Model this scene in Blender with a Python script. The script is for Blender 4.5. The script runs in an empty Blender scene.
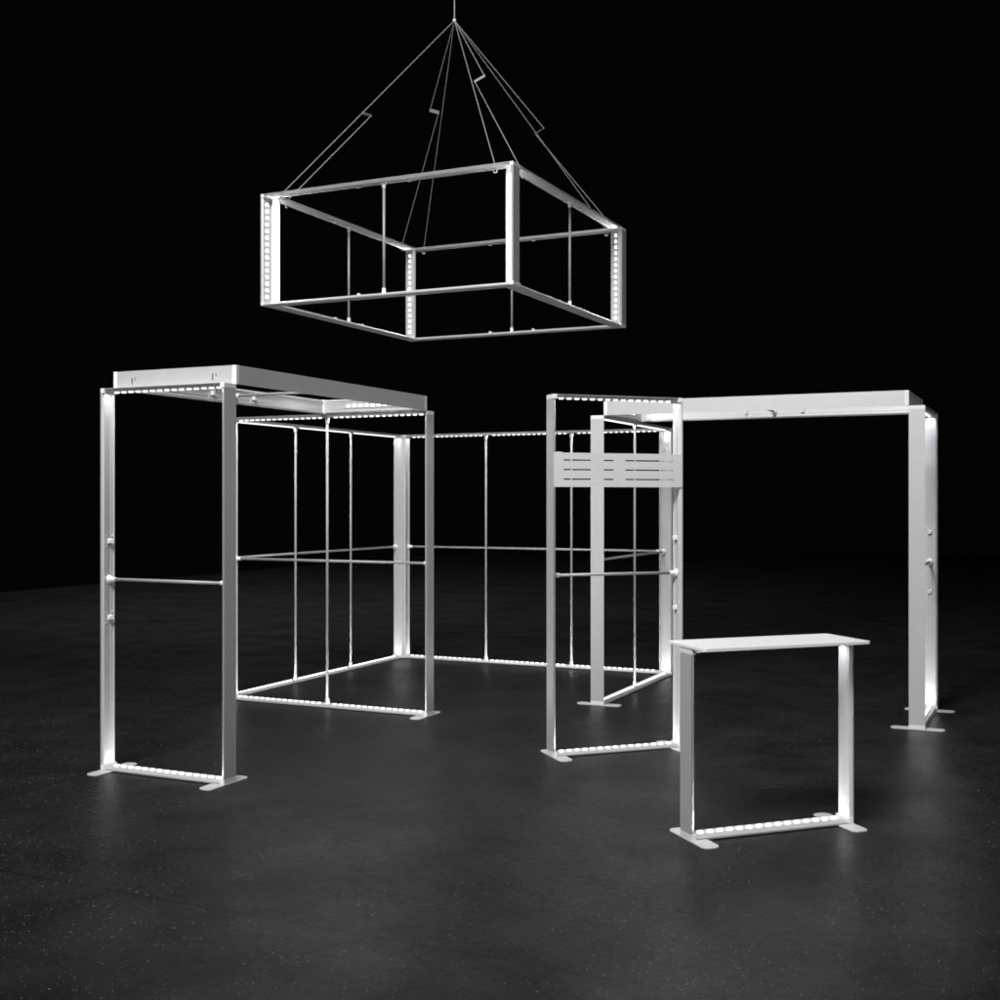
import bpy, bmesh, math, random
from mathutils import Matrix, Vector
random.seed(7)
sc = bpy.context.scene
COL = sc.collection

# ------------------------------------------------------------------ materials
def new_mat(name):
    m = bpy.data.materials.new(name); m.use_nodes = True
    nt = m.node_tree
    return m, nt, nt.nodes['Principled BSDF']

def N(nt, typ, **kw):
    n = nt.nodes.new(typ)
    for k, v in kw.items():
        setattr(n, k, v)
    return n

def metal_mat(name, col, metallic, rough, streak=0.04):
    m, nt, b = new_mat(name)
    tc = N(nt, 'ShaderNodeTexCoord')
    mp = N(nt, 'ShaderNodeMapping'); mp.inputs['Scale'].default_value = (1.0, 26, 26)
    nz = N(nt, 'ShaderNodeTexNoise'); nz.inputs['Scale'].default_value = 3.0; nz.inputs['Detail'].default_value = 4
    nt.links.new(tc.outputs['Object'], mp.inputs['Vector']); nt.links.new(mp.outputs['Vector'], nz.inputs['Vector'])
    mr = N(nt, 'ShaderNodeMapRange')
    mr.inputs['To Min'].default_value = rough - streak; mr.inputs['To Max'].default_value = rough + streak
    nt.links.new(nz.outputs['Fac'], mr.inputs['Value']); nt.links.new(mr.outputs['Result'], b.inputs['Roughness'])
    n2 = N(nt, 'ShaderNodeTexNoise'); n2.inputs['Scale'].default_value = 9.0; n2.inputs['Detail'].default_value = 6
    nt.links.new(tc.outputs['Object'], n2.inputs['Vector'])
    mc = N(nt, 'ShaderNodeMix', data_type='RGBA')
    mc.inputs[6].default_value = (col * .94, col * .94, col * .945, 1)
    mc.inputs[7].default_value = (min(1, col * 1.05), min(1, col * 1.05), min(1, col * 1.055), 1)
    nt.links.new(n2.outputs['Fac'], mc.inputs[0]); nt.links.new(mc.outputs[2], b.inputs['Base Color'])
    b.inputs['Metallic'].default_value = metallic
    return m

def plain_mat(name, rgb, rough, metallic=0.0):
    m, nt, b = new_mat(name)
    nz = N(nt, 'ShaderNodeTexNoise'); nz.inputs['Scale'].default_value = 30
    mr = N(nt, 'ShaderNodeMapRange'); mr.inputs['To Min'].default_value = rough - .05; mr.inputs['To Max'].default_value = rough + .05
    nt.links.new(nz.outputs['Fac'], mr.inputs['Value']); nt.links.new(mr.outputs['Result'], b.inputs['Roughness'])
    b.inputs['Base Color'].default_value = (*rgb, 1); b.inputs['Metallic'].default_value = metallic
    return m

ALU = metal_mat('satin_aluminium', .66, .4, .42)
TUBE = metal_mat('tube_aluminium', .34, .15, .48)
PLAST = plain_mat('white_plastic', (.82, .815, .80), .45)
PANEL = metal_mat('coated_panel', .66, .05, .5, .05)
FOOT = metal_mat('foot_steel', .62, .2, .45)
TABLE = plain_mat('white_laminate', (.93, .93, .93), .35)
BOARD = plain_mat('led_board', (.50, .51, .52), .5)
CABLE = plain_mat('steel_cable', (.30, .30, .30), .5, .1)
DARK = plain_mat('dark_slot', (.05, .05, .05), .6)

def led_mat(name, strength):
    m, nt, b = new_mat(name)
    b.inputs['Base Color'].default_value = (.9, .9, .9, 1)
    b.inputs['Emission Color'].default_value = (.94, .975, 1, 1)
    b.inputs['Emission Strength'].default_value = strength
    return m
LED = led_mat('led_lens_side', 1.5)
LED_TOP = led_mat('led_lens_front', 1.35)

# floor: dark polished concrete with pale flecks and a few sawn joints
TH = .438272648; UX, UY = math.cos(TH), -math.sin(TH); VX, VY = math.sin(TH), math.cos(TH)
U = Vector((UX, UY, 0)); V = Vector((VX, VY, 0)); Z = Vector((0, 0, 1))
def floor_mat():
    m, nt, b = new_mat('dark_concrete')
    L = nt.links.new
    tc = N(nt, 'ShaderNodeTexCoord')
    def noise(scale, detail, rough=.55, stretch=(1, 1, 1)):
        mp = N(nt, 'ShaderNodeMapping'); mp.inputs['Scale'].default_value = stretch
        L(tc.outputs['Object'], mp.inputs['Vector'])
        n = N(nt, 'ShaderNodeTexNoise'); n.inputs['Scale'].default_value = scale
        n.inputs['Detail'].default_value = detail; n.inputs['Roughness'].default_value = rough
        L(mp.outputs['Vector'], n.inputs['Vector']); return n.outputs['Fac']
    def mrange(s, a, b_, c, d):
        r = N(nt, 'ShaderNodeMapRange'); L(s, r.inputs['Value'])
        for k, v in zip(('From Min', 'From Max', 'To Min', 'To Max'), (a, b_, c, d)): r.inputs[k].default_value = v
        return r.outputs['Result']
    def math_(op, a, b_=None):
        n = N(nt, 'ShaderNodeMath', operation=op)
        for i, s in enumerate((a, b_)):
            if s is None: continue
            if isinstance(s, (int, float)): n.inputs[i].default_value = s
            else: L(s, n.inputs[i])
        return n.outputs[0]
    big = mrange(noise(.55, 6, .6), .34, .66, .85, 1.15)
    mid = mrange(noise(2.6, 8, .65, (1, .7, 1)), .34, .68, .74, 1.27)
    fine = mrange(noise(60, 4, .7), .3, .7, .86, 1.14)
    blot = mrange(noise(1.1, 7, .62, (.8, 1.5, 1)), .55, .68, 1.0, .66)
    k = math_('MULTIPLY', math_('MULTIPLY', big, mid), math_('MULTIPLY', fine, blot))
    base = math_('MULTIPLY', k, .0150)
    # flecks
    fl = None
    clus = mrange(noise(1.7, 4, .6), .3, .7, .72, 1.08)
    for scale, thr, pick, val in ((62, .18, .55, .16), (36, .14, .72, .24), (25, .115, .82, .27)):
        vo = N(nt, 'ShaderNodeTexVoronoi', feature='F1'); vo.inputs['Scale'].default_value = scale
        L(tc.outputs['Object'], vo.inputs['Vector'])
        near = math_('LESS_THAN', vo.outputs['Distance'], thr)
        sx = N(nt, 'ShaderNodeSeparateColor'); L(vo.outputs['Color'], sx.inputs[0])
        sel = math_('GREATER_THAN', math_('MULTIPLY', sx.outputs[0], clus), pick)
        amp = mrange(sx.outputs[1], 0, 1, .35 * val, val)
        f = math_('MULTIPLY', math_('MULTIPLY', near, sel), amp)
        fl = f if fl is None else math_('MAXIMUM', fl, f)
    # joints
    sp = N(nt, 'ShaderNodeSeparateXYZ'); L(tc.outputs['Object'], sp.inputs[0])
    jn = None
    for ax, off, per in ((0, 2.45 + 12.85, 15.3), (1, -1.675 + 12.0, 12.155)):
        w = math_('ABSOLUTE', math_('SUBTRACT', math_('MODULO', math_('ADD', math_('SUBTRACT', sp.outputs[ax], off), per * 4.5), per), per / 2))
        j = math_('LESS_THAN', w, .006)
        jn = j if jn is None else math_('MAXIMUM', jn, j)
    base = math_('MULTIPLY', math_('ADD', base, fl), math_('SUBTRACT', 1, math_('MULTIPLY', jn, .62)))
    cc = N(nt, 'ShaderNodeCombineColor')
    for i, t in enumerate((1.0, 1.0, 1.0)): L(math_('MULTIPLY', base, t), cc.inputs[i])
    L(cc.outputs[0], b.inputs['Base Color'])
    ro = math_('ADD', mrange(noise(1.4, 7, .65), .3, .7, .34, .48), mrange(noise(22, 5, .6), .3, .7, -.04, .06))
    L(ro, b.inputs['Roughness'])
    L(mrange(k, .4, 1.6, .13, .24), b.inputs['Specular IOR Level'])
    bp = N(nt, 'ShaderNodeBump'); bp.inputs['Strength'].default_value = .05; bp.inputs['Distance'].default_value = .01
    L(noise(35, 6, .6), bp.inputs['Height']); L(bp.outputs[0], b.inputs['Normal'])
    return m
FLOOR = floor_mat()

# ------------------------------------------------------------------ helpers
def link(name, me, parent=None, M=None):
    o = bpy.data.objects.new(name, me); COL.objects.link(o)
    if parent is not None: o.parent = parent
    if M is not None:
        if parent is None: o.matrix_world = M
        else: o.matrix_local = M
    return o

def mesh_from(name, bm, mat, smooth=False):
    me = bpy.data.meshes.new(name)
    bmesh.ops.recalc_face_normals(bm, faces=bm.faces)
    bm.to_mesh(me); bm.free(); me.materials.append(mat)
    if smooth:
        for p in me.polygons: p.use_smooth = True
    return me

def add_box(bm, lo, hi, bevel=0, seg=1):
    r = bmesh.ops.create_cube(bm, size=1)
    vs = r['verts']
    for v in vs:
        v.co = Vector([lo[i] + (v.co[i] + .5) * (hi[i] - lo[i]) for i in range(3)])
    if bevel:
        es = list({e for v in vs for e in v.link_edges})
        bmesh.ops.bevel(bm, geom=es, offset=bevel, segments=seg, affect='EDGES')

def add_lathe(bm, prof, axis_M=Matrix(), n=16, caps=True):
    rings = []
    for (s, r) in prof:
        rings.append([bm.verts.new(axis_M @ Vector((s, r * math.cos(2 * math.pi * i / n), r * math.sin(2 * math.pi * i / n)))) for i in range(n)])
    for a, b_ in zip(rings, rings[1:]):
        for i in range(n):
            bm.faces.new((a[i], a[(i + 1) % n], b_[(i + 1) % n], b_[i]))
    if caps:
        bm.faces.new(rings[0][::-1]); bm.faces.new(rings[-1])

def add_prism(bm, poly, x0, x1):           # poly of (y,z) swept along x
    a = [bm.verts.new((x0, y, z)) for y, z in poly]; b_ = [bm.verts.new((x1, y, z)) for y, z in poly]
    n = len(poly)
    for i in range(n): bm.faces.new((a[i], a[(i + 1) % n], b_[(i + 1) % n], b_[i]))
    bm.faces.new(a[::-1]); bm.faces.new(b_)

def add_tube_between(bm, p, q, r, n=10):
    p, q = Vector(p), Vector(q); d = q - p
    M = Matrix.Translation(p) @ d.to_track_quat('X', 'Z').to_matrix().to_4x4()
    add_lathe(bm, [(0, r), (d.length, r)], M, n)

def frame_M(origin, x, y, z):
    M = Matrix.Identity(4)
    for i, a in enumerate((x, y, z, origin)):
        for j in range(3): M[j][i] = a[j]
    return M

def empty(name, M, label, cat, group=None):
    o = bpy.data.objects.new(name, None); COL.objects.link(o)
    o.empty_display_size = .1; o.matrix_world = M
    o['label'] = label; o['category'] = cat
    if group: o['group'] = group
    return o

# ------------------------------------------------------------------ shared part meshes
D = .12; CAP = .032
# extrusion section as (depth, inward): flat outer wall, fabric groove, chamfered lip, ridged web
PROFILE = [(0, 0), (0, .003), (.012, .003), (.012, .007), (.0015, .007), (.013, .022), (.018, .022), (.023, .015),
           (.037, .015), (.038, .0185), (.041, .0185), (.043, .015), (.077, .015), (.079, .0185), (.082, .0185), (.083, .015),
           (.097, .015), (.102, .022), (.107, .022), (.1185, .007), (.108, .007), (.108, .003), (.12, .003), (.12, 0)]
CACHE = {}
def profile_mesh(name, length):
    key = ('prof', name, round(length, 4))
    if key not in CACHE:
        bm = bmesh.new(); add_prism(bm, PROFILE, 0, length)
        CACHE[key] = mesh_from(name, bm, ALU)
    return CACHE[key]
def cached(key, fn):
    if key not in CACHE: CACHE[key] = fn()
    return CACHE[key]

def cap_mesh():
    bm = bmesh.new()
    add_box(bm, (-.0006, -.0006, -.0006), (CAP, D + .0006, CAP), .0022, 2)
    for y in (.03, .09):                                  # screw heads on the two inner faces
        add_lathe(bm, [(0, .0055), (.003, .0055), (.0045, .003)], Matrix.Translation((CAP - .001, y, .016)), 10)
        add_lathe(bm, [(0, .0055), (.003, .0055), (.0045, .003)], Matrix.Translation((.016, y, CAP - .001)) @ Matrix.Rotation(-math.pi / 2, 4, 'Y'), 10)
    return mesh_from('corner_cap', bm, PLAST)
def lamp_mesh():                                          # lens standing on its board, z up
    bm = bmesh.new()
    prof = [(.0, .0160, .0125), (.0080, .0160, .0125), (.0105, .0146, .0112)]
    rings = []
    n = 16
    for z, a, b_ in prof:
        rg = []
        for i in range(n):
            t = 2 * math.pi * i / n
            c, s = math.cos(t), math.sin(t)
            e = .62
            rg.append(bm.verts.new((a * math.copysign(abs(c) ** e, c), b_ * math.copysign(abs(s) ** e, s), z)))
        rings.append(rg)
    for p, q in zip(rings, rings[1:]):
        for i in range(n): bm.faces.new((p[i], p[(i + 1) % n], q[(i + 1) % n], q[i]))
    tf = bm.faces.new(rings[-1]); tf.material_index = 1
    bm.faces.new(rings[0][::-1])
    me = mesh_from('led_lamp', bm, LED); me.materials.append(LED_TOP)
    return me
def strip_mesh(length, lamps):
    c, hw = length / 2, (length / 2 if lamps == 15 else .0593 * (lamps + .6) / 2)
    bm = bmesh.new(); add_box(bm, (c - hw, .0465, .0152), (c + hw, .0735, .0195))
    return mesh_from('led_strip', bm, BOARD)
def bracket_mesh():                                       # x along the profile, z inward
    bm = bmesh.new()
    add_box(bm, (-.018, .044, .0188), (.018, .076, .022), .001)
    add_box(bm, (-.015, .046, .021), (.015, .058, .043), .002)
    add_box(bm, (-.013, .062, .021), (.013, .074, .038), .002)
    for x in (-.035, .035):
        for y in (.030, .090):
            add_lathe(bm, [(0, .006), (.003, .006), (.006, .0035)], Matrix.Translation((x, y, .0145)) @ Matrix.Rotation(-math.pi / 2, 4, 'Y'), 10)
    return mesh_from('bracket', bm, PLAST)
def connector_mesh():                                     # x outwards from the web, along the bar
    bm = bmesh.new()
    add_lathe(bm, [(0, .029), (.005, .029), (.009, .022), (.022, .0165), (.052, .0155), (.053, .013)], Matrix(), 18)
    return mesh_from('connector', bm, PLAST, True)
def bar_mesh(length):
    bm = bmesh.new()
    add_lathe(bm, [(0, .0108), (length, .0108)], Matrix(), 18)
    me = mesh_from('cross_tube', bm, TUBE)
    for p in me.polygons: p.use_smooth = len(p.vertices) == 4
    return me
def foot_mesh():                                          # x 0..0.1, y from -0.14 to 0.26
    bm = bmesh.new()
    pts = []
    x0, x1, y0, y1, r = 0, .1, -.14, .26, .038
    for cx, cy, a in ((x1 - r, y1 - r, 0), (x0 + r, y1 - r, 90), (x0 + r, y0 + r, 180), (x1 - r, y0 + r, 270)):
        for k in range(7):
            t = math.radians(a + 15 * k); pts.append((cx + r * math.cos(t), cy + r * math.sin(t)))
    lo = [bm.verts.new((x, y, .0005)) for x, y in pts]
    mi = [bm.verts.new((x, y, .0055)) for x, y in pts]
    hi = [bm.verts.new((.05 + (x - .05) * .97, .06 + (y - .06) * .99, .0068)) for x, y in pts]
    n = len(pts)
    for a, b_ in ((lo, mi), (mi, hi)):
        for i in range(n): bm.faces.new((a[i], a[(i + 1) % n], b_[(i + 1) % n], b_[i]))
    bm.faces.new(hi); bm.faces.new(lo[::-1])
    return mesh_from('foot_plate', bm, FOOT)

PITCH, START, STRIP_W = .0593, .085, 3.0
def build_frame(root, M, L, H, feet=(), leds='rails', poles=(), hbar=None, z_brackets=(), x_brackets=(), z0=0.0, strips=None, lamps=15, sink=0, power=1):
    """open rectangular profile frame in local x (length) / y (depth) / z (height) under M"""
    T = Matrix.Translation
    def P(name, me, m, parent=root): return link(name, me, parent, M @ m if parent is root else m)
    # four profiles: each one's own x runs along it, y is the depth, z points inward
    bot = T((CAP, 0, z0))
    top = T((L - CAP, 0, H)) @ Matrix.Rotation(math.pi, 4, 'Y')
    # left post: local x->+z , z->+x : use explicit axes (y mirrored-safe because the section is symmetric)
    left = frame_M((0, D, z0 + CAP), (0, 0, 1), (0, -1, 0), (1, 0, 0))
    right = frame_M((L, D, H - CAP), (0, 0, -1), (0, -1, 0), (-1, 0, 0))
    rails = []
    for m in (bot, top): rails.append(P('rail', profile_mesh('rail', L - 2 * CAP), m))
    posts = []
    for m in (left, right): posts.append(P('post', profile_mesh('post', H - z0 - 2 * CAP), m))
    cm = cached('cap', cap_mesh)
    P('corner_cap', cm, T((0, 0, z0)))
    P('corner_cap', cm, frame_M((L, D, z0), (-1, 0, 0), (0, -1, 0), (0, 0, 1)))
    P('corner_cap', cm, frame_M((0, D, H), (1, 0, 0), (0, -1, 0), (0, 0, -1)))
    P('corner_cap', cm, frame_M((L, 0, H), (-1, 0, 0), (0, 1, 0), (0, 0, -1)))
    # led strips with single lamps
    lm = cached('lamp', lamp_mesh)
    def strip(m, length, inner):
        s = P('led_strip', cached(('strip', round(length, 3), lamps), lambda: strip_mesh(length, lamps)), m)
        per = max(1, round((length + 2 * CAP)))
        for k in range(per):
            for i in range(lamps):
                x = (START if lamps == 15 else .5 - PITCH * (lamps - 1) / 2) + k * .99 + i * PITCH - CAP
                link('led_lamp', lm, s, T((x, .06, .0194)))
        # the lenses throw their light across the frame: one real strip lamp along the row
        l = bpy.data.lights.new('strip_lamp', 'AREA'); l.shape = 'RECTANGLE'
        run = length - .012 if lamps == 15 else PITCH * lamps
        l.size = run; l.size_y = .012; l.energy = STRIP_W * run * power; l.spread = math.radians(178)
        l.color = (.94, .975, 1)
        P('strip_lamp', l, m @ frame_M((length / 2, .06, .0312), (1, 0, 0), (0, -1, 0), (0, 0, -1)))
        return s
    if strips is None: strips = ('bot', 'top') if leds == 'rails' else ('left', 'right')
    for w in strips:
        m = {'bot': bot, 'top': top, 'left': left, 'right': right}[w]
        if w == 'top' and sink: m = m @ T((0, 0, -sink))      # strip set deeper under a counter top
        strip(m, (L if w in ('bot', 'top') else H - z0) - 2 * CAP, None)
    cn = cached('conn', connector_mesh)
    def bar(m, length, name):
        t = P(name, cached(('bar', round(length, 3)), lambda: bar_mesh(length)), m)
        link('connector', cn, t, Matrix())
        link('connector', cn, t, T((length, 0, 0)) @ Matrix.Rotation(math.pi, 4, 'Z'))
        return t
    e = .0188
    for x in poles:
        bar(frame_M((x, .06, z0 + e), (0, 0, 1), (0, -1, 0), (1, 0, 0)), H - z0 - 2 * e, 'vertical_tube')
    if hbar is not None:
        off = .026 if poles else 0                        # tubes pass one behind the other
        bar(T((e, .06 + off, hbar)), L - 2 * e, 'cross_tube')
    bm_ = cached('bracket', bracket_mesh)
    for z in z_brackets:
        P('bracket', bm_, left @ T((z - z0 - CAP, 0, 0))); P('bracket', bm_, right @ T((H - CAP - z, 0, 0)))
    for x in x_brackets:
        P('bracket', bm_, bot @ T((x - CAP, 0, 0))); P('bracket', bm_, top @ T((L - CAP - x, 0, 0)))
    fm = cached('foot', foot_mesh)
    for x in feet:
        P('foot_plate', fm, T((x, 0, 0)))
    return posts, rails

# ------------------------------------------------------------------ layout (metres)
Q = Vector((-1.0836, 13.5249, 0))
BL = Q - (3 + D) * V; BR = BL + 2 * U; AR = BR - (2.5 + D) * V; AL = AR - U
ER = Q + (3 + D) * U - 2 * V; HR = ER + (2.5 + D) * U
z0 = .0069

G_WALL = 'aluminium light frames of the booth'
def stand(name, label, M, group=G_WALL): return empty(name, M, label, 'light frame', group)

# A: front left portal leg
r = stand('light_frame', 'narrow open frame at far left, carrying the near end of the left canopy', frame_M(AL, U, V, Z))
build_frame(r, Matrix(), 1, 2.5, feet=(-.003, .903), hbar=1.25, z_brackets=(1.0, 1.5), z0=z0)
# B: second leg of the left canopy, two metres wide
r = stand('light_frame', 'two metre wide frame with one upright tube, under the far end of the left canopy', frame_M(BL, U, V, Z))
build_frame(r, Matrix(), 2, 2.5, feet=(1.903,), poles=(1,), hbar=1.25, z0=z0)
# C: left side wall
r = stand('light_frame', 'long side frame with two upright tubes, running back on the left to the corner', frame_M(BL + D * V, V, -U, Z))
build_frame(r, Matrix(), 3, 2.5, poles=(1, 2), hbar=1.25, z0=z0)
# D: back wall
r = stand('light_frame', 'long open back frame with two upright tubes, farthest across the rear of the booth', frame_M(Q, U, V, Z))
build_frame(r, Matrix(), 3, 2.5, poles=(1, 2), hbar=1.25, z0=z0)
# E: right side wall, carries the arch
r = stand('light_frame', 'side frame with wide pale front post, crossed in front by the slotted grey panel', frame_M(ER, V, -U, Z))
build_frame(r, Matrix(), 2, 2.5, feet=(-.003,), poles=(1,), hbar=1.25, z0=z0)
# H: right leg of the arch
r = stand('light_frame', 'narrow frame at far right, seen nearly edge-on, under the right canopy end', frame_M(HR, V, -U, Z))
build_frame(r, Matrix(), 1, 2.5, feet=(-.003, .903), hbar=1.25, z_brackets=(1.0, 1.5), z0=z0)
# F: free standing tower with slotted screen panel
FT = .34521; FU = Vector((math.cos(FT), math.sin(FT), 0)); FV = Vector((-math.sin(FT), math.cos(FT), 0))
F0 = Vector((.36463, 8.2930, 0))
tower = stand('light_frame', 'free-standing narrow frame with a slotted grey panel across its upper part, left of the counter', frame_M(F0, FU, FV, Z))
build_frame(tower, Matrix(), 1, 2.5, feet=(-.003, .903), hbar=1.25, z_brackets=(1.0, 1.5), z0=z0)
def header():
    bm = bmesh.new()
    xs = [.004, .077, .454, .547, .924, .995]; zs = [1.862, 1.911, 1.920, 1.977, 1.986, 2.043, 2.052, 2.098]
    y0, y1 = -.0035, -.0008
    gx = {1, 3}; gz = {1, 3, 5}
    solid = lambda i, j: 0 <= i < 5 and 0 <= j < 7 and not (i in gx and j in gz)
    vs = {}
    def vert(i, j, k):
        if (i, j, k) not in vs: vs[(i, j, k)] = bm.verts.new((xs[i], (y0, y1)[k], zs[j]))
        return vs[(i, j, k)]
    for i in range(5):
        for j in range(7):
            if not solid(i, j): continue
            for k in (0, 1): bm.faces.new([vert(a, b_, k) for a, b_ in ((i, j), (i + 1, j), (i + 1, j + 1), (i, j + 1))])
            for (di, dj, e0, e1) in ((-1, 0, (0, 0), (0, 1)), (1, 0, (1, 0), (1, 1)), (0, -1, (0, 0), (1, 0)), (0, 1, (0, 1), (1, 1))):
                if not solid(i + di, j + dj):
                    p, q = (i + e0[0], j + e0[1]), (i + e1[0], j + e1[1])
                    bm.faces.new([vert(*p, 0), vert(*q, 0), vert(*q, 1), vert(*p, 1)])
    return mesh_from('slotted_panel', bm, PANEL)
pn = link('slotted_panel', header(), tower, Matrix()); pn['label'] = 'flat grey panel with six horizontal slots in two columns'
def clip():
    bm = bmesh.new()
    add_box(bm, (-.025, -.002, 0), (.025, .020, .004), .001); add_box(bm, (-.025, .016, -.014), (.025, .020, 0), .001)
    return mesh_from('panel_clip', bm, PLAST)
ck = clip()
for x in (.045, .955): link('panel_clip', ck, pn, Matrix.Translation((x, 0, 2.0985)))

# canopies: frames lying flat on top of the legs
G_CAN = 'flat canopy frames on top of the booth'
ztop = 2.5
c1 = empty('canopy_frame', frame_M(AL + D * V + Vector((0, 0, ztop + D)), U, -Z, V),
           'flat canopy frame laid over the left booth between the front leg and the wide frame', 'canopy', G_CAN)
build_frame(c1, Matrix(), 1, 2.5, hbar=1.25, z_brackets=(1.0, 1.5), lamps=9, power=.35)
def slit_mesh():
    bm = bmesh.new()
    add_box(bm, (-.004, -.0008, -.022), (.004, .002, .022)); add_box(bm, (.022, -.0008, .004), (.028, .002, .022))
    return mesh_from('slot', bm, DARK)
sm = slit_mesh()
for x in (.159, .818):      # keyhole slots in the outer face of the near end
    link('slot', sm, c1, frame_M((x, D - .052, 0), (1, 0, 0), (0, 0, 1), (0, -1, 0)))
c2 = empty('canopy_frame', frame_M(ER + Vector((0, 0, ztop)), V, Z, U),
           'flat canopy frame bridging the gap on the right between the two pale wide posts', 'canopy', G_CAN)
build_frame(c2, Matrix(), 1, 2.5, hbar=1.25, z_brackets=(1.0, 1.5), lamps=9)

# counter
CT = .348133; CU = Vector((math.cos(CT), math.sin(CT), 0)); CV = Vector((-math.sin(CT), math.cos(CT), 0))
C0 = Vector((.98884, 6.24575, 0))
ct = empty('counter', frame_M(C0, CU, CV, Z), 'low counter with a white top on an open lit frame, nearest to the viewer', 'counter')
build_frame(ct, Matrix(), 1, 1.0, feet=(-.003, .903), z0=z0, sink=.007)
def top_mesh():
    bm = bmesh.new()
    x0, x1, y0, y1, r_ = -.004, 1.010, -.142, .262, .02
    pts = []
    for cx, cy, a in ((x1 - r_, y1 - r_, 0), (x0 + r_, y1 - r_, 90), (x0 + r_, y0 + r_, 180), (x1 - r_, y0 + r_, 270)):
        for k in range(7):
            t = math.radians(a + 15 * k); pts.append((cx + r_ * math.cos(t), cy + r_ * math.sin(t)))
    zs = [(1.0012, .9985), (1.0022, 1), (1.0152, 1), (1.0162, .9985)]
    rings = [[bm.verts.new((.5 + (x - .5) * s, .06 + (y - .06) * s, z)) for x, y in pts] for z, s in zs]
    n = len(pts)
    for a, b_ in zip(rings, rings[1:]):
        for i in range(n): bm.faces.new((a[i], a[(i + 1) % n], b_[(i + 1) % n], b_[i]))
    bm.faces.new(rings[0][::-1]); bm.faces.new(rings[-1])
    return mesh_from('counter_top', bm, TABLE)
link('counter_top', top_mesh(), ct, Matrix())

# hanging square frame
KT = .442694; KU = Vector((math.cos(KT), -math.sin(KT), 0)); KV = Vector((math.sin(KT), math.cos(KT), 0))
K0 = Vector((-2.15254, 10.8655, 0)); KZ = 4.52127
hang = empty('hanging_frame', frame_M(K0 + Vector((0, 0, KZ - 1)), KU, KV, Z),
             'square open light frame hanging on cables in the air above the booth', 'hanging frame')
X, Y = Vector((1, 0, 0)), Vector((0, 1, 0)); S = 2.5
def sub(origin, x, y, strips):
    M = frame_M(origin, x, y, Z)
    build_frame(hang, M, S, 1, leds='posts', poles=(S / 2,), x_brackets=(S / 2 - .25, S / 2 + .25), strips=strips)
    return M
subs = [sub((0, 0, 0), X, Y, ('left', 'right')),
        sub((D, D, 0), Y, -X, ('left', 'right')),
        sub((S, D, 0), Y, -X, ('left', 'right')),
        sub((0, S + D, 0), X, Y, ())]
def eyelet():
    bm = bmesh.new()
    n, k, R, r_ = 20, 8, .016, .0035
    rg = []
    for i in range(n):
        a = 2 * math.pi * i / n
        c = Vector((R * math.cos(a), 0, R * math.sin(a) - R - .001))
        d = Vector((math.cos(a), 0, math.sin(a)))
        rg.append([bm.verts.new(c + d * r_ * math.cos(2 * math.pi * j / k) + Vector((0, r_ * math.sin(2 * math.pi * j / k), 0))) for j in range(k)])
    for i in range(n):
        for j in range(k):
            bm.faces.new((rg[i][j], rg[(i + 1) % n][j], rg[(i + 1) % n][(j + 1) % k], rg[i][(j + 1) % k]))
    return mesh_from('eyelet', bm, PLAST, True)
em = eyelet()
for M in subs:
    for x in (.19, S - .19): link('eyelet', em, hang, M @ Matrix.Translation((x, .06, 1 - .026)))

# suspension: one drop cable, a ring, and a pair of slings to each corner
cen = K0 + KU * 1.25 + KV * (1.25 + D); APZ = 6.36364
rig = empty('suspension_harness', frame_M(cen + Vector((0, 0, APZ)), KU, KV, Z),
            'thin steel cables fanning out from one point to the corners of the hanging square', 'suspension cables')
rc = .0034
def tube_obj(name, p, q, r_=rc, mat=CABLE):
    bm = bmesh.new(); add_tube_between(bm, p, q, r_, 8)
    return link(name, mesh_from(name, bm, mat), rig, Matrix())
tube_obj('drop_cable', (0, 0, .012), (0, 0, 3.0), .0055)
bm = bmesh.new(); bmesh.ops.create_uvsphere(bm, u_segments=16, v_segments=10, radius=.017)
link('ring', mesh_from('ring', bm, PLAST, True), rig, Matrix())
zr = KZ - APZ
HY = 1.25 + D
for su in (1, -1):
    for sv in (1, -1):
        # straight sling to the rail along u, offset sling to the rail along v
        tube_obj('sling_cable', (0, 0, 0), (su * 1.06, -sv * (HY - .06), zr - .001))
        # (slings hang parallel above and below a small adjuster plate that steps inwards)
        t = {(1, 1): .535, (1, -1): .415, (-1, 1): .375, (-1, -1): .53}[(su, sv)]
        end = Vector((su * 1.19, sv * 1.06, zr - .001))
        step = Vector((-su * .098, 0, -.037))
        P1 = (end - step) * t; P2 = P1 + step
        tube_obj('sling_cable', (0, 0, 0), P1); tube_obj('sling_cable', P2, end)
        ax = step.normalized(); cdir = end.normalized(); nn = ax.cross(cdir).normalized(); w = nn.cross(ax).normalized()
        if su == sv: w, nn = nn, w
        nn = ax.cross(w)
        bm = bmesh.new(); add_box(bm, (-.006, -.017, -.0015), (step.length + .006, .017, .0015), .001)
        link('adjuster_plate', mesh_from('adjuster_plate', bm, CABLE), rig, frame_M(P1, ax, w, nn))

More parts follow.
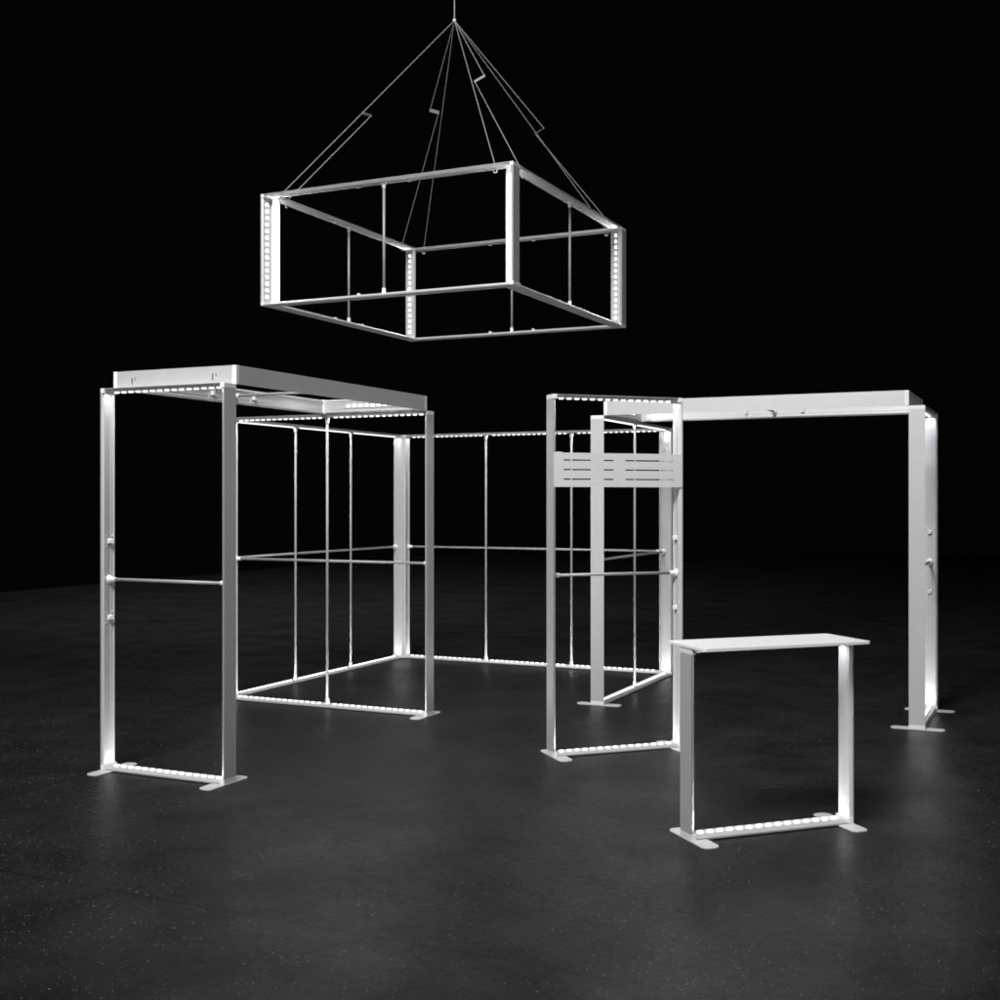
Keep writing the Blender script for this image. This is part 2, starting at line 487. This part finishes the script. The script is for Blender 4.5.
# ------------------------------------------------------------------ floor
bm = bmesh.new()
f0, f1, g0, g1 = -12.85, 24.0, -12.0, 34.785
vs = [bm.verts.new(c) for c in ((f0, g0, 0), (f1, g0, 0), (f1, g1, 0), (f0, g1, 0))]
bm.faces.new(vs)
fl = link('floor', mesh_from('floor', bm, FLOOR), None, frame_M(AL, U, V, Z))
fl['kind'] = 'structure'; fl['label'] = 'dark speckled concrete floor'

# ------------------------------------------------------------------ light
def area(name, loc, target, size, power, spread=180, col=(1, 1, 1)):
    l = bpy.data.lights.new(name, 'AREA'); l.shape = 'DISK'; l.size = size; l.energy = power
    l.spread = math.radians(spread); l.color = col
    o = bpy.data.objects.new(name, l); COL.objects.link(o)
    o.location = loc
    o.rotation_euler = (Vector(target) - Vector(loc)).to_track_quat('-Z', 'Y').to_euler()
    return o
area('key_lamp', (-3.3, -.1, 10.9), (.3, 11.0, 1.4), 5.0, 690, 90)
area('far_floor_fill', (-2.5, 11.5, 11), (-4.5, 25, 0), 3.0, 430, 80)  # unseen fill, added to brighten the floor far behind the booth
area('top_fill', (0, 9.5, 12), (0, 9.5, 0), 6.0, 80, 130)  # overhead fill added to lift the counter top and other upward faces
area('side_fill', (9.0, 5.0, 4.5), (.5, 9.5, 1.5), 3.0, 12, 90)  # weak fill added from the right for faces turned away from the key

w = bpy.data.worlds.new('World'); sc.world = w; w.use_nodes = True
w.node_tree.nodes['Background'].inputs[0].default_value = (1, 1, .95, 1)
w.node_tree.nodes['Background'].inputs[1].default_value = .0012

# ------------------------------------------------------------------ camera and render
cd = bpy.data.cameras.new('camera'); cam = bpy.data.objects.new('camera', cd); COL.objects.link(cam)
cam.location = (0, 0, 1.76987); cam.rotation_euler = (math.pi / 2, 0, 0)
cd.sensor_width = 36; cd.lens = 1208.04 / 1000 * 36; cd.clip_end = 300; cd.clip_start = .05
cd.shift_y = .00023
sc.camera = cam
sc.view_settings.view_transform = 'Standard'; sc.view_settings.look = 'None'
sc.view_settings.exposure = 0; sc.view_settings.gamma = 1
sc.render.engine = 'CYCLES'
sc.cycles.use_denoising = True
sc.cycles.filter_width = 1.75
sc.cycles.denoising_input_passes = 'RGB_ALBEDO'
sc.cycles.max_bounces = 6; sc.cycles.diffuse_bounces = 3; sc.cycles.glossy_bounces = 4
sc.cycles.sample_clamp_indirect = 6
sc.cycles.use_light_tree = True
